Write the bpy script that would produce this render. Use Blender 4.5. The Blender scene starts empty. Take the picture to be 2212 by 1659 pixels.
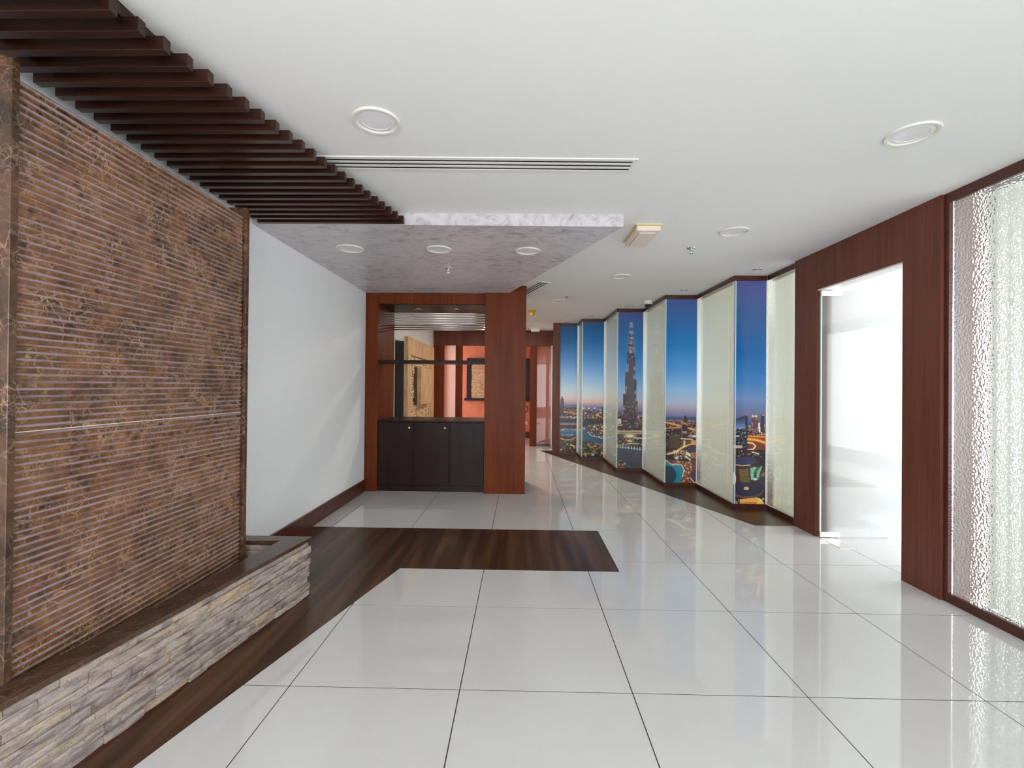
import bpy, bmesh, math, random
import numpy as np
from mathutils import Vector, Matrix

random.seed(7); RNG = np.random.default_rng(11)
S = bpy.context.scene
COL = S.collection

# ------------------------------------------------------------------ camera
FPX, YAW, PITCH, ROLL, CAMH = 990.0, -0.019, 0.005, 0.009, 1.41
cam_d = bpy.data.cameras.new('camera'); cam = bpy.data.objects.new('camera', cam_d); COL.objects.link(cam)
cam_d.sensor_fit = 'HORIZONTAL'; cam_d.sensor_width = 36.0; cam_d.lens = FPX / 2212 * 36.0
cam_d.clip_start = 0.05; cam_d.clip_end = 200
_f = Vector((math.sin(YAW) * math.cos(PITCH), math.cos(YAW) * math.cos(PITCH), math.sin(PITCH)))
_r = Vector((math.cos(YAW), -math.sin(YAW), 0)); _u = _r.cross(_f)
_r2 = math.cos(ROLL) * _r + math.sin(ROLL) * _u; _u2 = -math.sin(ROLL) * _r + math.cos(ROLL) * _u
cam.matrix_world = Matrix(((_r2.x, _u2.x, -_f.x, 0), (_r2.y, _u2.y, -_f.y, 0), (_r2.z, _u2.z, -_f.z, CAMH), (0, 0, 0, 1)))
S.camera = cam

# ------------------------------------------------------------------ world, daylight, exposure
W = bpy.data.worlds.new('world'); S.world = W; W.use_nodes = True
W.node_tree.nodes['Background'].inputs[0].default_value = (0.80, 0.90, 1.0, 1)
W.node_tree.nodes['Background'].inputs[1].default_value = 1.6
def area(name, loc, rot, sx, sy, power, color):
    d = bpy.data.lights.new(name, 'AREA'); d.shape = 'RECTANGLE'; d.size = sx; d.size_y = sy
    d.energy = power; d.color = color
    o = bpy.data.objects.new(name, d); COL.objects.link(o); o.location = loc; o.rotation_euler = rot
    return o
R90 = math.pi / 2
area('daylight_rear_window', (0.35, -2.93, 1.45), (R90, 0, 0), 4.6, 2.3, 172, (0.97, 0.985, 1.0))
area('daylight_office_window', (6.42, 3.6, 1.4), (0, R90, 0), 2.3, 9.0, 270, (0.96, 0.99, 1.0))
area('fill_orange_room', (-2.9, 11.75, 1.5), (0, -R90, 0), 1.8, 1.3, 30, (1.0, 0.95, 0.90))  # unseen light added to brighten the orange room; no window behind it
S.view_settings.view_transform = 'Standard'; S.view_settings.look = 'None'
S.view_settings.exposure = 0.06; S.view_settings.gamma = 1.0; S.view_settings.use_curve_mapping = False
S.cycles.use_denoising = True
S.cycles.max_bounces = 12; S.cycles.diffuse_bounces = 6; S.cycles.glossy_bounces = 5
S.cycles.transmission_bounces = 8; S.cycles.sample_clamp_indirect = 6.0

# ------------------------------------------------------------------ materials
def srgb(r, g, b):
    f = lambda c: (c / 255 / 12.92) if c / 255 <= 0.04045 else ((c / 255 + 0.055) / 1.055) ** 2.4
    return (f(r), f(g), f(b), 1.0)
class NT:
    def __init__(s, name):
        s.m = bpy.data.materials.new(name); s.m.use_nodes = True; s.t = s.m.node_tree; s.t.nodes.clear()
        s.out = s.n('ShaderNodeOutputMaterial')
    def n(s, kind, **kw):
        x = s.t.nodes.new(kind)
        for k, v in kw.items(): setattr(x, k, v)
        return x
    def l(s, a, b): s.t.links.new(a, b)
    def pos(s, scale=(1, 1, 1), rot=(0, 0, 0)):
        g = s.n('ShaderNodeNewGeometry'); m = s.n('ShaderNodeMapping'); m.inputs['Scale'].default_value = scale
        m.inputs['Rotation'].default_value = rot; s.l(g.outputs['Position'], m.inputs['Vector']); return m.outputs[0]
    def noise(s, vec, scale, detail=4, rough=0.55, dist=0.0):
        x = s.n('ShaderNodeTexNoise'); x.inputs['Scale'].default_value = scale; x.inputs['Detail'].default_value = detail
        x.inputs['Roughness'].default_value = rough; x.inputs['Distortion'].default_value = dist
        s.l(vec, x.inputs['Vector']); return x.outputs['Fac']
    def ramp(s, fac, stops, interp='LINEAR'):
        x = s.n('ShaderNodeValToRGB'); e = x.color_ramp.elements; x.color_ramp.interpolation = interp
        while len(e) < len(stops): e.new(0.5)
        for i, (p, c) in enumerate(stops): e[i].position = p; e[i].color = c
        s.l(fac, x.inputs[0]); return x.outputs[0]
    def mix(s, fac, a, b, blend='MIX'):
        x = s.n('ShaderNodeMix', data_type='RGBA', blend_type=blend)
        for v, i in ((fac, 0), (a, 6), (b, 7)):
            if hasattr(v, 'is_output'): s.l(v, x.inputs[i])
            else: x.inputs[i].default_value = v
        return x.outputs[2]
    def bump(s, h, strength, dist=0.01):
        x = s.n('ShaderNodeBump'); x.inputs['Strength'].default_value = strength; x.inputs['Distance'].default_value = dist
        s.l(h, x.inputs['Height']); return x.outputs[0]
    def pr(s, color, rough=0.5, spec=0.5, metal=0.0, normal=None, coat=0.0, **kw):
        p = s.n('ShaderNodeBsdfPrincipled')
        for v, k in ((color, 'Base Color'), (rough, 'Roughness'), (spec, 'Specular IOR Level'), (metal, 'Metallic'), (coat, 'Coat Weight')):
            if hasattr(v, 'is_output'): s.l(v, p.inputs[k])
            else: p.inputs[k].default_value = v
        for k, v in kw.items(): p.inputs[k.replace('_', ' ')].default_value = v
        if normal is not None: s.l(normal, p.inputs['Normal'])
        s.l(p.outputs[0], s.out.inputs[0]); return s.m

def plain(name, col, rough=0.5, spec=0.5, metal=0.0, **kw):
    return NT(name).pr(col, rough, spec, metal, **kw)
def plaster(name, a, b, sc=2.0, rough=0.85):
    t = NT(name); v = t.pos(); c = t.ramp(t.noise(v, sc, 5), [(0.3, a), (0.7, b)])
    return t.pr(c, rough, 0.25, normal=t.bump(t.noise(v, 60, 3), 0.05, 0.002))
def wood(name, dark, mid, light, axis='z', rough=0.35, spec=0.5, fine=60, long=1.6, coat=0.0):
    t = NT(name); sc = {'x': (long, fine, fine), 'y': (fine, long, fine), 'z': (fine, fine, long)}[axis]
    sb = {'x': (0.5, 6, 6), 'y': (6, 0.5, 6), 'z': (6, 6, 0.5)}[axis]
    f1 = t.noise(t.pos(sc), 1.0, 5, 0.6, 0.3); f2 = t.noise(t.pos(sb), 1.0, 3, 0.5, 0.6)
    c1 = t.ramp(f1, [(0.28, dark), (0.5, mid), (0.74, light)])
    c = t.mix(0.55, c1, t.ramp(f2, [(0.3, dark), (0.5, mid), (0.72, light)]))
    return t.pr(c, rough, spec, normal=t.bump(f1, 0.06, 0.003), coat=coat)

M = {}
M['ceiling'] = plaster('ceiling_paint', (0.80, 0.795, 0.78, 1), (0.83, 0.825, 0.81, 1), 0.8)
M['wall'] = plaster('white_wall_paint', (0.86, 0.872, 0.885, 1), (0.885, 0.895, 0.905, 1), 0.7, 0.6)
M['orange'] = plaster('orange_paint', srgb(216, 128, 100), srgb(228, 146, 120), 6.0, 0.7)
t = NT('polished_tile'); v = t.pos()
M['tile'] = t.pr(t.ramp(t.noise(v, 1.3, 6, 0.6), [(0.3, (0.635, 0.62, 0.61, 1)), (0.7, (0.685, 0.68, 0.67, 1))]),
                 t.ramp(t.noise(v, 3.0, 5), [(0.35, (0.02,) * 3 + (1,)), (0.75, (0.05,) * 3 + (1,))]), 0.7)
M['grout'] = plain('dark_grout', srgb(70, 52, 52), 0.9, 0.1)
M['carpet'] = plain('office_floor', (0.70, 0.70, 0.68, 1), 0.5)
M['mahogany'] = wood('mahogany_veneer', srgb(78, 31, 10), srgb(105, 47, 18), srgb(123, 61, 28), 'z', 0.42, 0.15)  # more orange than the portal veneer: warm light put into the colour
M['portal'] = wood('dark_mahogany_veneer', srgb(82, 43, 29), srgb(106, 61, 45), srgb(120, 74, 58), 'z', 0.40, 0.25)
M['wenge'] = wood('wenge_veneer', srgb(30, 20, 16), srgb(42, 29, 24), srgb(52, 37, 30), 'z', 0.36, 0.16)
M['trim'] = wood('dark_skirting_wood', srgb(58, 26, 19), srgb(80, 38, 29), srgb(92, 48, 38), 'y', 0.28, 0.5)
M['slat'] = wood('dark_slat_wood', srgb(34, 16, 12), srgb(50, 25, 18), srgb(66, 34, 25), 'x', 0.30, 0.4)
M['floorwood'] = wood('walnut_floor_wood', srgb(26, 16, 10), srgb(68, 44, 29), srgb(124, 86, 58), 'y', 0.32, 0.35, 18, 0.8)
M['border'] = wood('brown_floor_border', srgb(66, 45, 33), srgb(78, 55, 42), srgb(88, 64, 50), 'y', 0.34, 0.5)
M['black'] = plain('black_lacquer', srgb(30, 22, 20), 0.4)
M['white_plastic'] = plain('white_plastic', (0.80, 0.79, 0.77, 1), 0.35)
M['rim'] = plain('cream_rim', srgb(226, 222, 214), 0.4)
M['lens'] = plain('opal_lens', (0.82, 0.81, 0.82, 1), 0.25)
M['yellowed'] = plain('yellowed_plastic', srgb(224, 206, 152), 0.45)
M['opal'] = plain('yellowed_diffuser', srgb(232, 218, 200), 0.3)
M['yellow'] = plain('yellow_plastic', srgb(212, 160, 40), 0.45)
M['darkdome'] = plain('smoked_dome', srgb(40, 38, 42), 0.12)
M['chrome'] = plain('chrome', (0.78, 0.77, 0.78, 1), 0.16, metal=1.0)
M['steel'] = plain('brushed_steel', (0.80, 0.76, 0.73, 1), 0.28, metal=1.0)
M['rod'] = plain('satin_aluminium', (0.86, 0.86, 0.90, 1), 0.30, metal=0.85)
M['slot'] = plain('diffuser_slot', srgb(42, 34, 34), 0.8, 0.2)
M['blind'] = None
# emperador marble
def marble(name, base, rough, crest_tint=False):
    t = NT(name); g = t.n('ShaderNodeNewGeometry'); v = g.outputs['Position']
    nz = t.n('ShaderNodeTexNoise'); nz.inputs['Scale'].default_value = 7; nz.inputs['Detail'].default_value = 6
    t.l(v, nz.inputs['Vector'])
    ad = t.n('ShaderNodeMix', data_type='RGBA', blend_type='LINEAR_LIGHT'); ad.inputs[0].default_value = 0.07
    t.l(v, ad.inputs[6]); t.l(nz.outputs['Color'], ad.inputs[7]); wv = ad.outputs[2]
    n1 = t.noise(v, 15, 9, 0.74, 0.5); n2 = t.noise(v, 2.6, 4, 0.5, 0.8)
    c = t.ramp(n1, [(0.32, srgb(*base[0])), (0.45, srgb(*base[1])), (0.56, srgb(*base[2])), (0.70, srgb(*base[3]))])
    c = t.mix(t.ramp(n2, [(0.42, (0, 0, 0, 1)), (0.66, (0.55,) * 3 + (1,))]), c, srgb(*base[3]))
    for sc, wd, lo in ((16, 0.05, 0.50), (34, 0.07, 0.52)):
        vo = t.n('ShaderNodeTexVoronoi', feature='DISTANCE_TO_EDGE'); vo.inputs['Scale'].default_value = sc; t.l(wv, vo.inputs['Vector'])
        vein = t.ramp(vo.outputs['Distance'], [(0.0, (1, 1, 1, 1)), (wd, (0, 0, 0, 1))])
        mask = t.ramp(t.noise(v, 4.5 + sc * 0.1, 3), [(lo - 0.06, (0,) * 3 + (1,)), (lo + 0.2, (0.8,) * 3 + (1,))])
        c = t.mix(t.mix(1.0, vein, mask, 'MULTIPLY'), c, srgb(*base[4]))
    bl = t.n('ShaderNodeTexVoronoi'); bl.inputs['Scale'].default_value = 17; t.l(wv, bl.inputs['Vector'])
    dk = t.mix(1.0, t.ramp(bl.outputs['Distance'], [(0.15, (0.8,) * 3 + (1,)), (0.42, (0, 0, 0, 1))]), t.ramp(t.noise(v, 6, 2), [(0.45, (0, 0, 0, 1)), (0.6, (1, 1, 1, 1))]), 'MULTIPLY')
    c = t.mix(dk, c, srgb(*base[0]))
    if crest_tint:
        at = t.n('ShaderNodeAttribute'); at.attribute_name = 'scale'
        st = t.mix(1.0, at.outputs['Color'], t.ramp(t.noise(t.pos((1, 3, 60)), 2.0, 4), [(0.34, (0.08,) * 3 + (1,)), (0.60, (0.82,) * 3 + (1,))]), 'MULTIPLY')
        c = t.mix(st, c, srgb(170, 152, 158))  # pale lilac tint along the rib crests, broken up by noise
    return t.pr(c, rough, 0.5)
EMP = ((40, 27, 15), (84, 55, 32), (116, 77, 47), (154, 108, 72), (210, 170, 136))
M['marble'] = marble('brown_emperador_marble', ((34, 23, 14), (58, 39, 25), (80, 54, 36), (112, 78, 55), (170, 132, 106)), 0.24)
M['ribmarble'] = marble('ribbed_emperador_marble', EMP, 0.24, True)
M['capmarble'] = marble('dark_polished_marble', ((50, 33, 22), (62, 42, 29), (74, 51, 36), (90, 62, 45), (118, 86, 66)), 0.22)
# split stone
t = NT('split_quartzite'); v = t.pos((6, 6, 26)); oi = t.n('ShaderNodeObjectInfo')
cc = t.ramp(oi.outputs['Random'], [(0.0, srgb(150, 133, 131)), (0.25, srgb(186, 176, 166)), (0.42, srgb(128, 111, 112)), (0.58, srgb(192, 176, 146)),
                                   (0.7, srgb(132, 122, 118)), (0.84, srgb(196, 160, 104)), (1.0, srgb(172, 160, 154))])
n1 = t.noise(v, 1.6, 7, 0.7, 0.8)
c2 = t.ramp(n1, [(0.32, srgb(70, 56, 54)), (0.44, srgb(140, 124, 120)), (0.57, srgb(190, 180, 172)), (0.68, srgb(208, 168, 98))])
c3 = t.mix(0.58, cc, c2)
sp = t.ramp(t.noise(t.pos((1, 1, 1.6)), 95, 3), [(0.60, (0, 0, 0, 1)), (0.70, (0.6,) * 3 + (1,))])
c3 = t.mix(sp, c3, srgb(84, 70, 66))
sw = t.ramp(t.noise(t.pos((2, 2, 5)), 7, 5, 0.7), [(0.60, (0, 0, 0, 1)), (0.74, (0.7,) * 3 + (1,))])
c3 = t.mix(sw, c3, srgb(222, 218, 210))
M['stone'] = t.pr(c3, 0.65, 0.4, normal=t.bump(t.noise(t.pos(), 55, 6, 0.7), 0.7, 0.008))
t = NT('tan_split_stone'); v = t.pos((9, 9, 30))
M['tanstone'] = t.pr(t.ramp(t.noise(v, 1.3, 5), [(0.3, srgb(184, 146, 108)), (0.55, srgb(220, 188, 148)), (0.75, srgb(234, 208, 172))]), 0.75, 0.3)
t = NT('tan_wood_block'); v = t.pos((14, 14, 3))
M['tanframe'] = t.pr(t.ramp(t.noise(v, 1.2, 5), [(0.3, srgb(180, 140, 102)), (0.55, srgb(208, 170, 132)), (0.75, srgb(222, 188, 152))]), 0.6, 0.3)
# grey-lilac polished plaster with trowel strokes
t = NT('lilac_polished_plaster'); v = t.pos((2.2, 4.4, 3), (0, 0, 0.25))
n1 = t.noise(v, 2.6, 9, 0.74, 1.4); n2 = t.noise(t.pos(), 1.6, 4)
c = t.ramp(n1, [(0.36, srgb(140, 129, 136)), (0.44, srgb(186, 178, 183)), (0.52, srgb(204, 198, 202)), (0.66, srgb(214, 209, 213))])
c = t.mix(t.ramp(n2, [(0.4, (0, 0, 0, 1)), (0.65, (0.5,) * 3 + (1,))]), c, srgb(218, 213, 217))
M['venetian'] = t.pr(c, 0.35, 0.45, normal=t.bump(n1, 0.06, 0.003))
# glass: smooth front reflection over a rough, pebbled back
def glass(name, tint, bump_scale, bump_str, rough, transl, gloss_rough=0.02, ior=1.5, ri=1.08):
    t = NT(name); v = t.pos()
    nb = None
    if bump_str > 0:
        vo = t.n('ShaderNodeTexVoronoi', feature='SMOOTH_F1'); vo.inputs['Scale'].default_value = bump_scale
        t.l(v, vo.inputs['Vector']); nb = t.bump(vo.outputs['Distance'], bump_str, 0.02)
    rf = t.n('ShaderNodeBsdfRefraction'); rf.inputs['Color'].default_value = tint; rf.inputs['Roughness'].default_value = rough; rf.inputs['IOR'].default_value = ri
    tr = t.n('ShaderNodeBsdfTranslucent'); tr.inputs['Color'].default_value = tint
    if nb is not None: t.l(nb, rf.inputs['Normal']); t.l(nb, tr.inputs['Normal'])
    m1 = t.n('ShaderNodeMixShader'); m1.inputs[0].default_value = transl; t.l(rf.outputs[0], m1.inputs[1]); t.l(tr.outputs[0], m1.inputs[2])
    gl = t.n('ShaderNodeBsdfGlossy'); gl.inputs['Roughness'].default_value = gloss_rough; gl.inputs['Color'].default_value = (1, 1, 1, 1)
    fr = t.n('ShaderNodeFresnel'); fr.inputs['IOR'].default_value = ior
    m2 = t.n('ShaderNodeMixShader'); t.l(fr.outputs[0], m2.inputs[0]); t.l(m1.outputs[0], m2.inputs[1]); t.l(gl.outputs[0], m2.inputs[2])
    t.l(m2.outputs[0], t.out.inputs[0]); return t.m
M['pebble'] = glass('pebbled_glass', (0.95, 0.98, 0.97, 1), 75, 0.9, 0.04, 0.22, ri=1.25)
M['pebble_fine'] = glass('fine_pebbled_glass', (0.92, 0.915, 0.80, 1), 120, 0.5, 0.03, 0.14, ri=1.15)
M['far_pane'] = glass('far_pebbled_glass', (0.90, 0.84, 0.78, 1), 110, 0.5, 0.3, 0.85, ri=1.1)
M['frosted'] = glass('frosted_glass', (0.93, 0.98, 0.96, 1), 1, 0, 0.6, 0.85)
M['edge'] = plain('glass_edge', srgb(206, 236, 226), 0.15)
M['white_edge'] = plain('white_edge_strip', (0.88, 0.88, 0.86, 1), 0.3)
t = NT('blind_fabric'); d = t.n('ShaderNodeBsdfDiffuse'); d.inputs[0].default_value = (0.82, 0.82, 0.79, 1)
tl = t.n('ShaderNodeBsdfTranslucent'); tl.inputs[0].default_value = (0.86, 0.86, 0.82, 1)
mx = t.n('ShaderNodeMixShader'); mx.inputs[0].default_value = 0.5; t.l(d.outputs[0], mx.inputs[1]); t.l(tl.outputs[0], mx.inputs[2]); t.l(mx.outputs[0], t.out.inputs[0])
M['blind'] = t.m
t = NT('mural_print'); at = t.n('ShaderNodeAttribute'); at.attribute_name = 'print'
M['print'] = t.pr(at.outputs['Color'], 0.22, 0.35)

# ------------------------------------------------------------------ building helpers
def origin(o):
    v = Vector((0, 0, 0))
    while o is not None: v += o.location; o = o.parent
    return v
def tag(o, label=None, cat=None, group=None, kind=None):
    for k, v in (('label', label), ('category', cat), ('group', group), ('kind', kind)):
        if v: o[k] = v
    return o
def thing(name, loc, label=None, cat=None, group=None, kind=None):
    o = bpy.data.objects.new(name, None); COL.objects.link(o); o.location = loc; o.empty_display_size = 0.1
    return tag(o, label, cat, group, kind)
def link(name, bm, m, parent=None, smooth=False, base=None):
    """link a bmesh given in world coordinates; the origin goes to the parent's origin, or for a top-level mesh to its base"""
    off = origin(parent) if parent else None
    if off is None:
        if base is None:
            xs = [v.co for v in bm.verts]
            base = Vector(((min(c.x for c in xs) + max(c.x for c in xs)) / 2, (min(c.y for c in xs) + max(c.y for c in xs)) / 2, min(c.z for c in xs)))
        off = Vector(base)
    bmesh.ops.translate(bm, verts=bm.verts, vec=-off)
    bmesh.ops.recalc_face_normals(bm, faces=bm.faces)
    me = bpy.data.meshes.new(name); bm.to_mesh(me); bm.free(); me.materials.append(m)
    if smooth: me.shade_smooth()
    o = bpy.data.objects.new(name, me); COL.objects.link(o)
    if parent: o.parent = parent
    else: o.location = off
    return o
def bbox(bm, x0, x1, y0, y1, z0, z1, bev=0.0):
    r = bmesh.ops.create_cube(bm, size=1.0)
    bmesh.ops.scale(bm, verts=r['verts'], vec=(x1 - x0, y1 - y0, z1 - z0))
    bmesh.ops.translate(bm, verts=r['verts'], vec=((x0 + x1) / 2, (y0 + y1) / 2, (z0 + z1) / 2))
    if bev > 0:
        ed = list({e for v in r['verts'] for e in v.link_edges})
        bmesh.ops.bevel(bm, geom=ed, offset=bev, segments=1, affect='EDGES', profile=0.5)
def box(name, x0, x1, y0, y1, z0, z1, m, parent=None, bev=0.0):
    bm = bmesh.new(); bbox(bm, x0, x1, y0, y1, z0, z1, bev); return link(name, bm, m, parent)
def prism_bm(bm, poly, z0, z1):
    if len(poly) < 3: return
    a = [bm.verts.new((x, y, z0)) for x, y in poly]; b = [bm.verts.new((x, y, z1)) for x, y in poly]
    n = len(poly); bm.faces.new(b); bm.faces.new(a[::-1])
    for i in range(n): bm.faces.new((a[i], a[(i + 1) % n], b[(i + 1) % n], b[i]))
def prism(name, polys, z0, z1, m, parent=None):
    bm = bmesh.new()
    for p in polys: prism_bm(bm, p, z0, z1)
    return link(name, bm, m, parent)
def lathe_bm(bm, prof, cx, cy, n=40):
    rings = []
    for r, z in prof:
        if r < 1e-6: rings.append([bm.verts.new((cx, cy, z))])
        else: rings.append([bm.verts.new((cx + r * math.cos(2 * math.pi * i / n), cy + r * math.sin(2 * math.pi * i / n), z)) for i in range(n)])
    for a, b in zip(rings, rings[1:]):
        for i in range(n):
            j = (i + 1) % n
            if len(a) == 1 and len(b) == 1: continue
            if len(a) == 1: bm.faces.new((a[0], b[i], b[j]))
            elif len(b) == 1: bm.faces.new((a[i], a[j], b[0]))
            else: bm.faces.new((a[i], a[j], b[j], b[i]))
def lathe(name, prof, cx, cy, m, parent=None, n=40, smooth=True):
    bm = bmesh.new(); lathe_bm(bm, prof, cx, cy, n); o = link(name, bm, m, parent)
    if smooth: o.data.shade_smooth(); o.data.set_sharp_from_angle(angle=0.6)
    return o
def clip(poly, a, b, c):
    """keep the part of the convex polygon with a*x + b*y <= c"""
    out = []
    for i in range(len(poly)):
        p, q = poly[i], poly[(i + 1) % len(poly)]
        fp, fq = a * p[0] + b * p[1] - c, a * q[0] + b * q[1] - c
        if fp <= 0: out.append(p)
        if (fp < 0 < fq) or (fq < 0 < fp):
            s = fp / (fp - fq); out.append((p[0] + s * (q[0] - p[0]), p[1] + s * (q[1] - p[1])))
    return out
def parea(p): return abs(sum(p[i][0] * p[(i + 1) % len(p)][1] - p[(i + 1) % len(p)][0] * p[i][1] for i in range(len(p)))) / 2 if len(p) > 2 else 0
def copy_tree(o, parent=None):
    c = o.copy(); COL.objects.link(c)
    if parent is not None: c.parent = parent
    for ch in list(o.children): copy_tree(ch, c)
    return c
def structure(o): o['kind'] = 'structure'; return o

ZC = 2.73            # ceiling
XL = -2.07           # left wall
XR = 2.83            # face of the right-hand portal
YF = 10.80           # far portal

# ------------------------------------------------------------------ shell
structure(box('wall_left', XL - 0.15, XL, -3.0, 10.95, 0, ZC, M['wall']))
bm = bmesh.new()
bbox(bm, -2.22, -1.95, -3.15, -3.0, 0, ZC); bbox(bm, 2.65, 3.1, -3.15, -3.0, 0, ZC)
bbox(bm, -1.95, 2.65, -3.15, -3.0, 0, 0.3); bbox(bm, -1.95, 2.65, -3.15, -3.0, 2.6, ZC)
structure(link('wall_rear', bm, M['wall']))
wr = structure(thing('window_7', (0.35, -3.1, 0.3)))
bm = bmesh.new()
for x in (-1.95, -0.42, 1.11, 2.60): bbox(bm, x, x + 0.05, -3.13, -3.05, 0.3, 2.6)
bbox(bm, -1.95, 2.65, -3.13, -3.05, 0.3, 0.35); bbox(bm, -1.95, 2.65, -3.13, -3.05, 2.55, 2.6)
link('frame', bm, M['steel'], wr)
structure(box('ceiling', -3.2, 6.7, -3.15, 12.9, ZC, ZC + 0.1, M['ceiling']))
# office beyond the right-hand glass
structure(box('wall_office_back', 0.9, 6.7, 9.80, 9.90, 0, ZC, M['wall']))
structure(box('wall_office_front', 3.1, 6.7, -1.20, -1.10, 0, ZC, M['wall']))
bm = bmesh.new()
bbox(bm, 6.5, 6.6, -1.2, 9.8, 0, 0.25); bbox(bm, 6.5, 6.6, -1.2, 9.8, 2.55, ZC)
bbox(bm, 6.5, 6.6, -1.2, -0.9, 0.25, 2.55); bbox(bm, 6.5, 6.6, 8.1, 9.8, 0.25, 2.55)
structure(link('wall_office_window', bm, M['wall']))
# right wall behind the camera
structure(box('wall_right', 2.88, 3.1, -3.0, 0.4, 0, ZC, M['wall']))
# room behind the far portal
structure(box('wall_far', -3.1, 2.0, 12.56, 12.66, 0, ZC, M['orange']))
structure(box('wall_far_right', 0.95, 1.05, 10.95, 12.56, 0, ZC, M['orange']))
structure(box('wall_far_left', -3.1, -3.0, 10.95, 12.56, 0, ZC, M['wall']))
structure(box('wall_far_front', -3.1, XL - 0.15, 10.80, 10.95, 0, ZC, M['orange']))
structure(box('baseboard_far', -3.0, 0.95, 12.535, 12.56, 0.0, 0.17, M['trim']))
# short wall between mural end and far portal
structure(box('wall_corridor', 0.83, 0.95, 9.60, 10.95, 0, ZC, M['wall']))

# ------------------------------------------------------------------ floor
DIAG = ((-1.411, 1.659), (-0.921, 3.515))            # edge of the wood strip along the planter
da, db = DIAG[1][1] - DIAG[0][1], -(DIAG[1][0] - DIAG[0][0]); dc = da * DIAG[0][0] + db * DIAG[0][1]   # right side: da*x+db*y >= dc
B0, B1 = (0.664, 9.469), (2.423, 4.765)              # edge of the border in front of the mural
ba, bb = B1[1] - B0[1], -(B1[0] - B0[0]); bc = ba * B0[0] + bb * B0[1]
if ba * 0 + bb * 5 > bc: ba, bb, bc = -ba, -bb, -bc  # room side: ba*x+bb*y <= bc
WX, WY0, WY1 = 0.765, 3.525, 4.518
floor = structure(box('floor', -2.22, 6.6, -3.15, 12.66, -0.10, -0.0016, M['grout']))
XG = [-1.0685 + 0.7985 * k for k in range(-2, 9)]; YG = [-2.67 + 0.8 * k for k in range(0, 20)]
YG = [y if y < 5.5 else y + 0.01 for y in YG]
G = 0.0025
for i in range(len(XG) - 1):
    for j in range(len(YG) - 1):
        x0, x1, y0, y1 = XG[i] + G, XG[i + 1] - G, YG[j] + 0.003, YG[j + 1] - 0.003
        if x0 > 5.2 or (x0 > 2.9 and not (2.0 < y0 < 5.0)): continue
        p = [(max(x0, XL), y0), (x1, y0), (x1, y1), (max(x0, XL), y1)]
        if x1 < XL: continue
        pieces = []
        low = clip(p, 0, 1, WY0 - 0.003); low = clip(low, -da, -db, -dc - 0.003) if low else []
        mid = clip(clip(p, 0, -1, -(WY0 - 0.003)), 0, 1, WY1 + 0.003)
        mid = clip(mid, -1, 0, -(WX + 0.003)) if mid else []
        hi = clip(p, 0, -1, -(WY1 + 0.003))
        if x0 > WX: pieces = [p]
        else: pieces = [q for q in (low, mid, hi) if parea(q) > 2e-4]
        res = []
        for q in pieces:
            if max(pt[1] for pt in q) > 4.77 and x0 < 3.0:
                lo = clip(q, 0, 1, 4.77); up = clip(clip(q, 0, -1, -4.77), ba, bb, bc - 0.002) if min(pt[1] for pt in q) < 9.4 else clip(q, 1, 0, 0.83)
                if up and lo and abs(parea(up) + parea(lo) - parea(q)) < 1e-6: res.append(q)
                else: res += [z for z in (lo, up) if parea(z) > 2e-4]
            else: res.append(q)
        res = [q for q in res if not (min(pt[0] for pt in q) > 2.95 and max(pt[1] for pt in q) > 6.5)]
        if res: prism('tile', res, -0.0015, 0.0, M['tile'], floor)
structure(box('floor_office', 5.2, 6.5, -1.1, 9.8, -0.0015, -0.0005, M['carpet']))
# walnut boards: the inlay and the strip round the planter
wf = structure(thing('floor_wood_inlay', (-0.65, 4.0, -0.0015)))
x = XL; k = 0
while x < WX:
    x1 = min(x + 0.19, WX)
    rect = [(x + 0.0004, WY0), (x1 - 0.0004, WY0), (x1 - 0.0004, WY1), (x + 0.0004, WY1)]
    if x < -0.9:
        ext = [(x + 0.0004, -0.6), (x1 - 0.0004, -0.6), (x1 - 0.0004, WY0), (x + 0.0004, WY0)]
        ext = clip(ext, da, db, dc)
        cut = 2.35 + 0.45 * (k % 3)
        for part in (clip(ext, 0, 1, cut - 0.0004), clip(ext, 0, -1, -(cut + 0.0004))):
            if parea(part) > 1e-3:
                if max(pt[1] for pt in part) > WY0 - 0.01:
                    prism('plank', [part, rect], -0.0015, 0.0, M['floorwood'], wf); rect = None
                else: prism('plank', [part], -0.0015, 0.0, M['floorwood'], wf)
    if rect: prism('plank', [rect], -0.0015, 0.0, M['floorwood'], wf)
    x = x1; k += 1
fb = structure(thing('floor_mural_border', (2.0, 7.0, -0.0015)))
for x in np.arange(0.55, 2.95, 0.2):
    q = [(x + 0.0004, 4.772), (x + 0.1996, 4.772), (x + 0.1996, 9.7), (x + 0.0004, 9.7)]
    q = clip(clip(clip(clip(q, -ba, -bb, -bc), 1, 0, 2.95), -1, 0, -0.664), 0, 1, 9.56)
    if parea(q) > 1e-3: prism('plank', [q], -0.0015, 0.0, M['border'], fb)

# skirting on the left wall, in two lengths as the joint shows
for a, b in ((3.2, 4.36), (4.362, 6.05)):
    structure(box('baseboard_left', XL, XL + 0.018, a, b, 0.0, 0.158, M['trim'], bev=0.002))
structure(box('baseboard_left', XL, XL + 0.018, 6.86, 10.79, 0.0, 0.158, M['trim'], bev=0.002))

# ------------------------------------------------------------------ dropped plaster canopy
cp = [(XL, 3.465), (0.775, 3.51), (-0.155, 6.0), (-0.155, 6.05), (XL, 6.05)]
can = structure(prism('ceiling_canopy', [cp], 2.637, ZC, M['venetian']))

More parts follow.
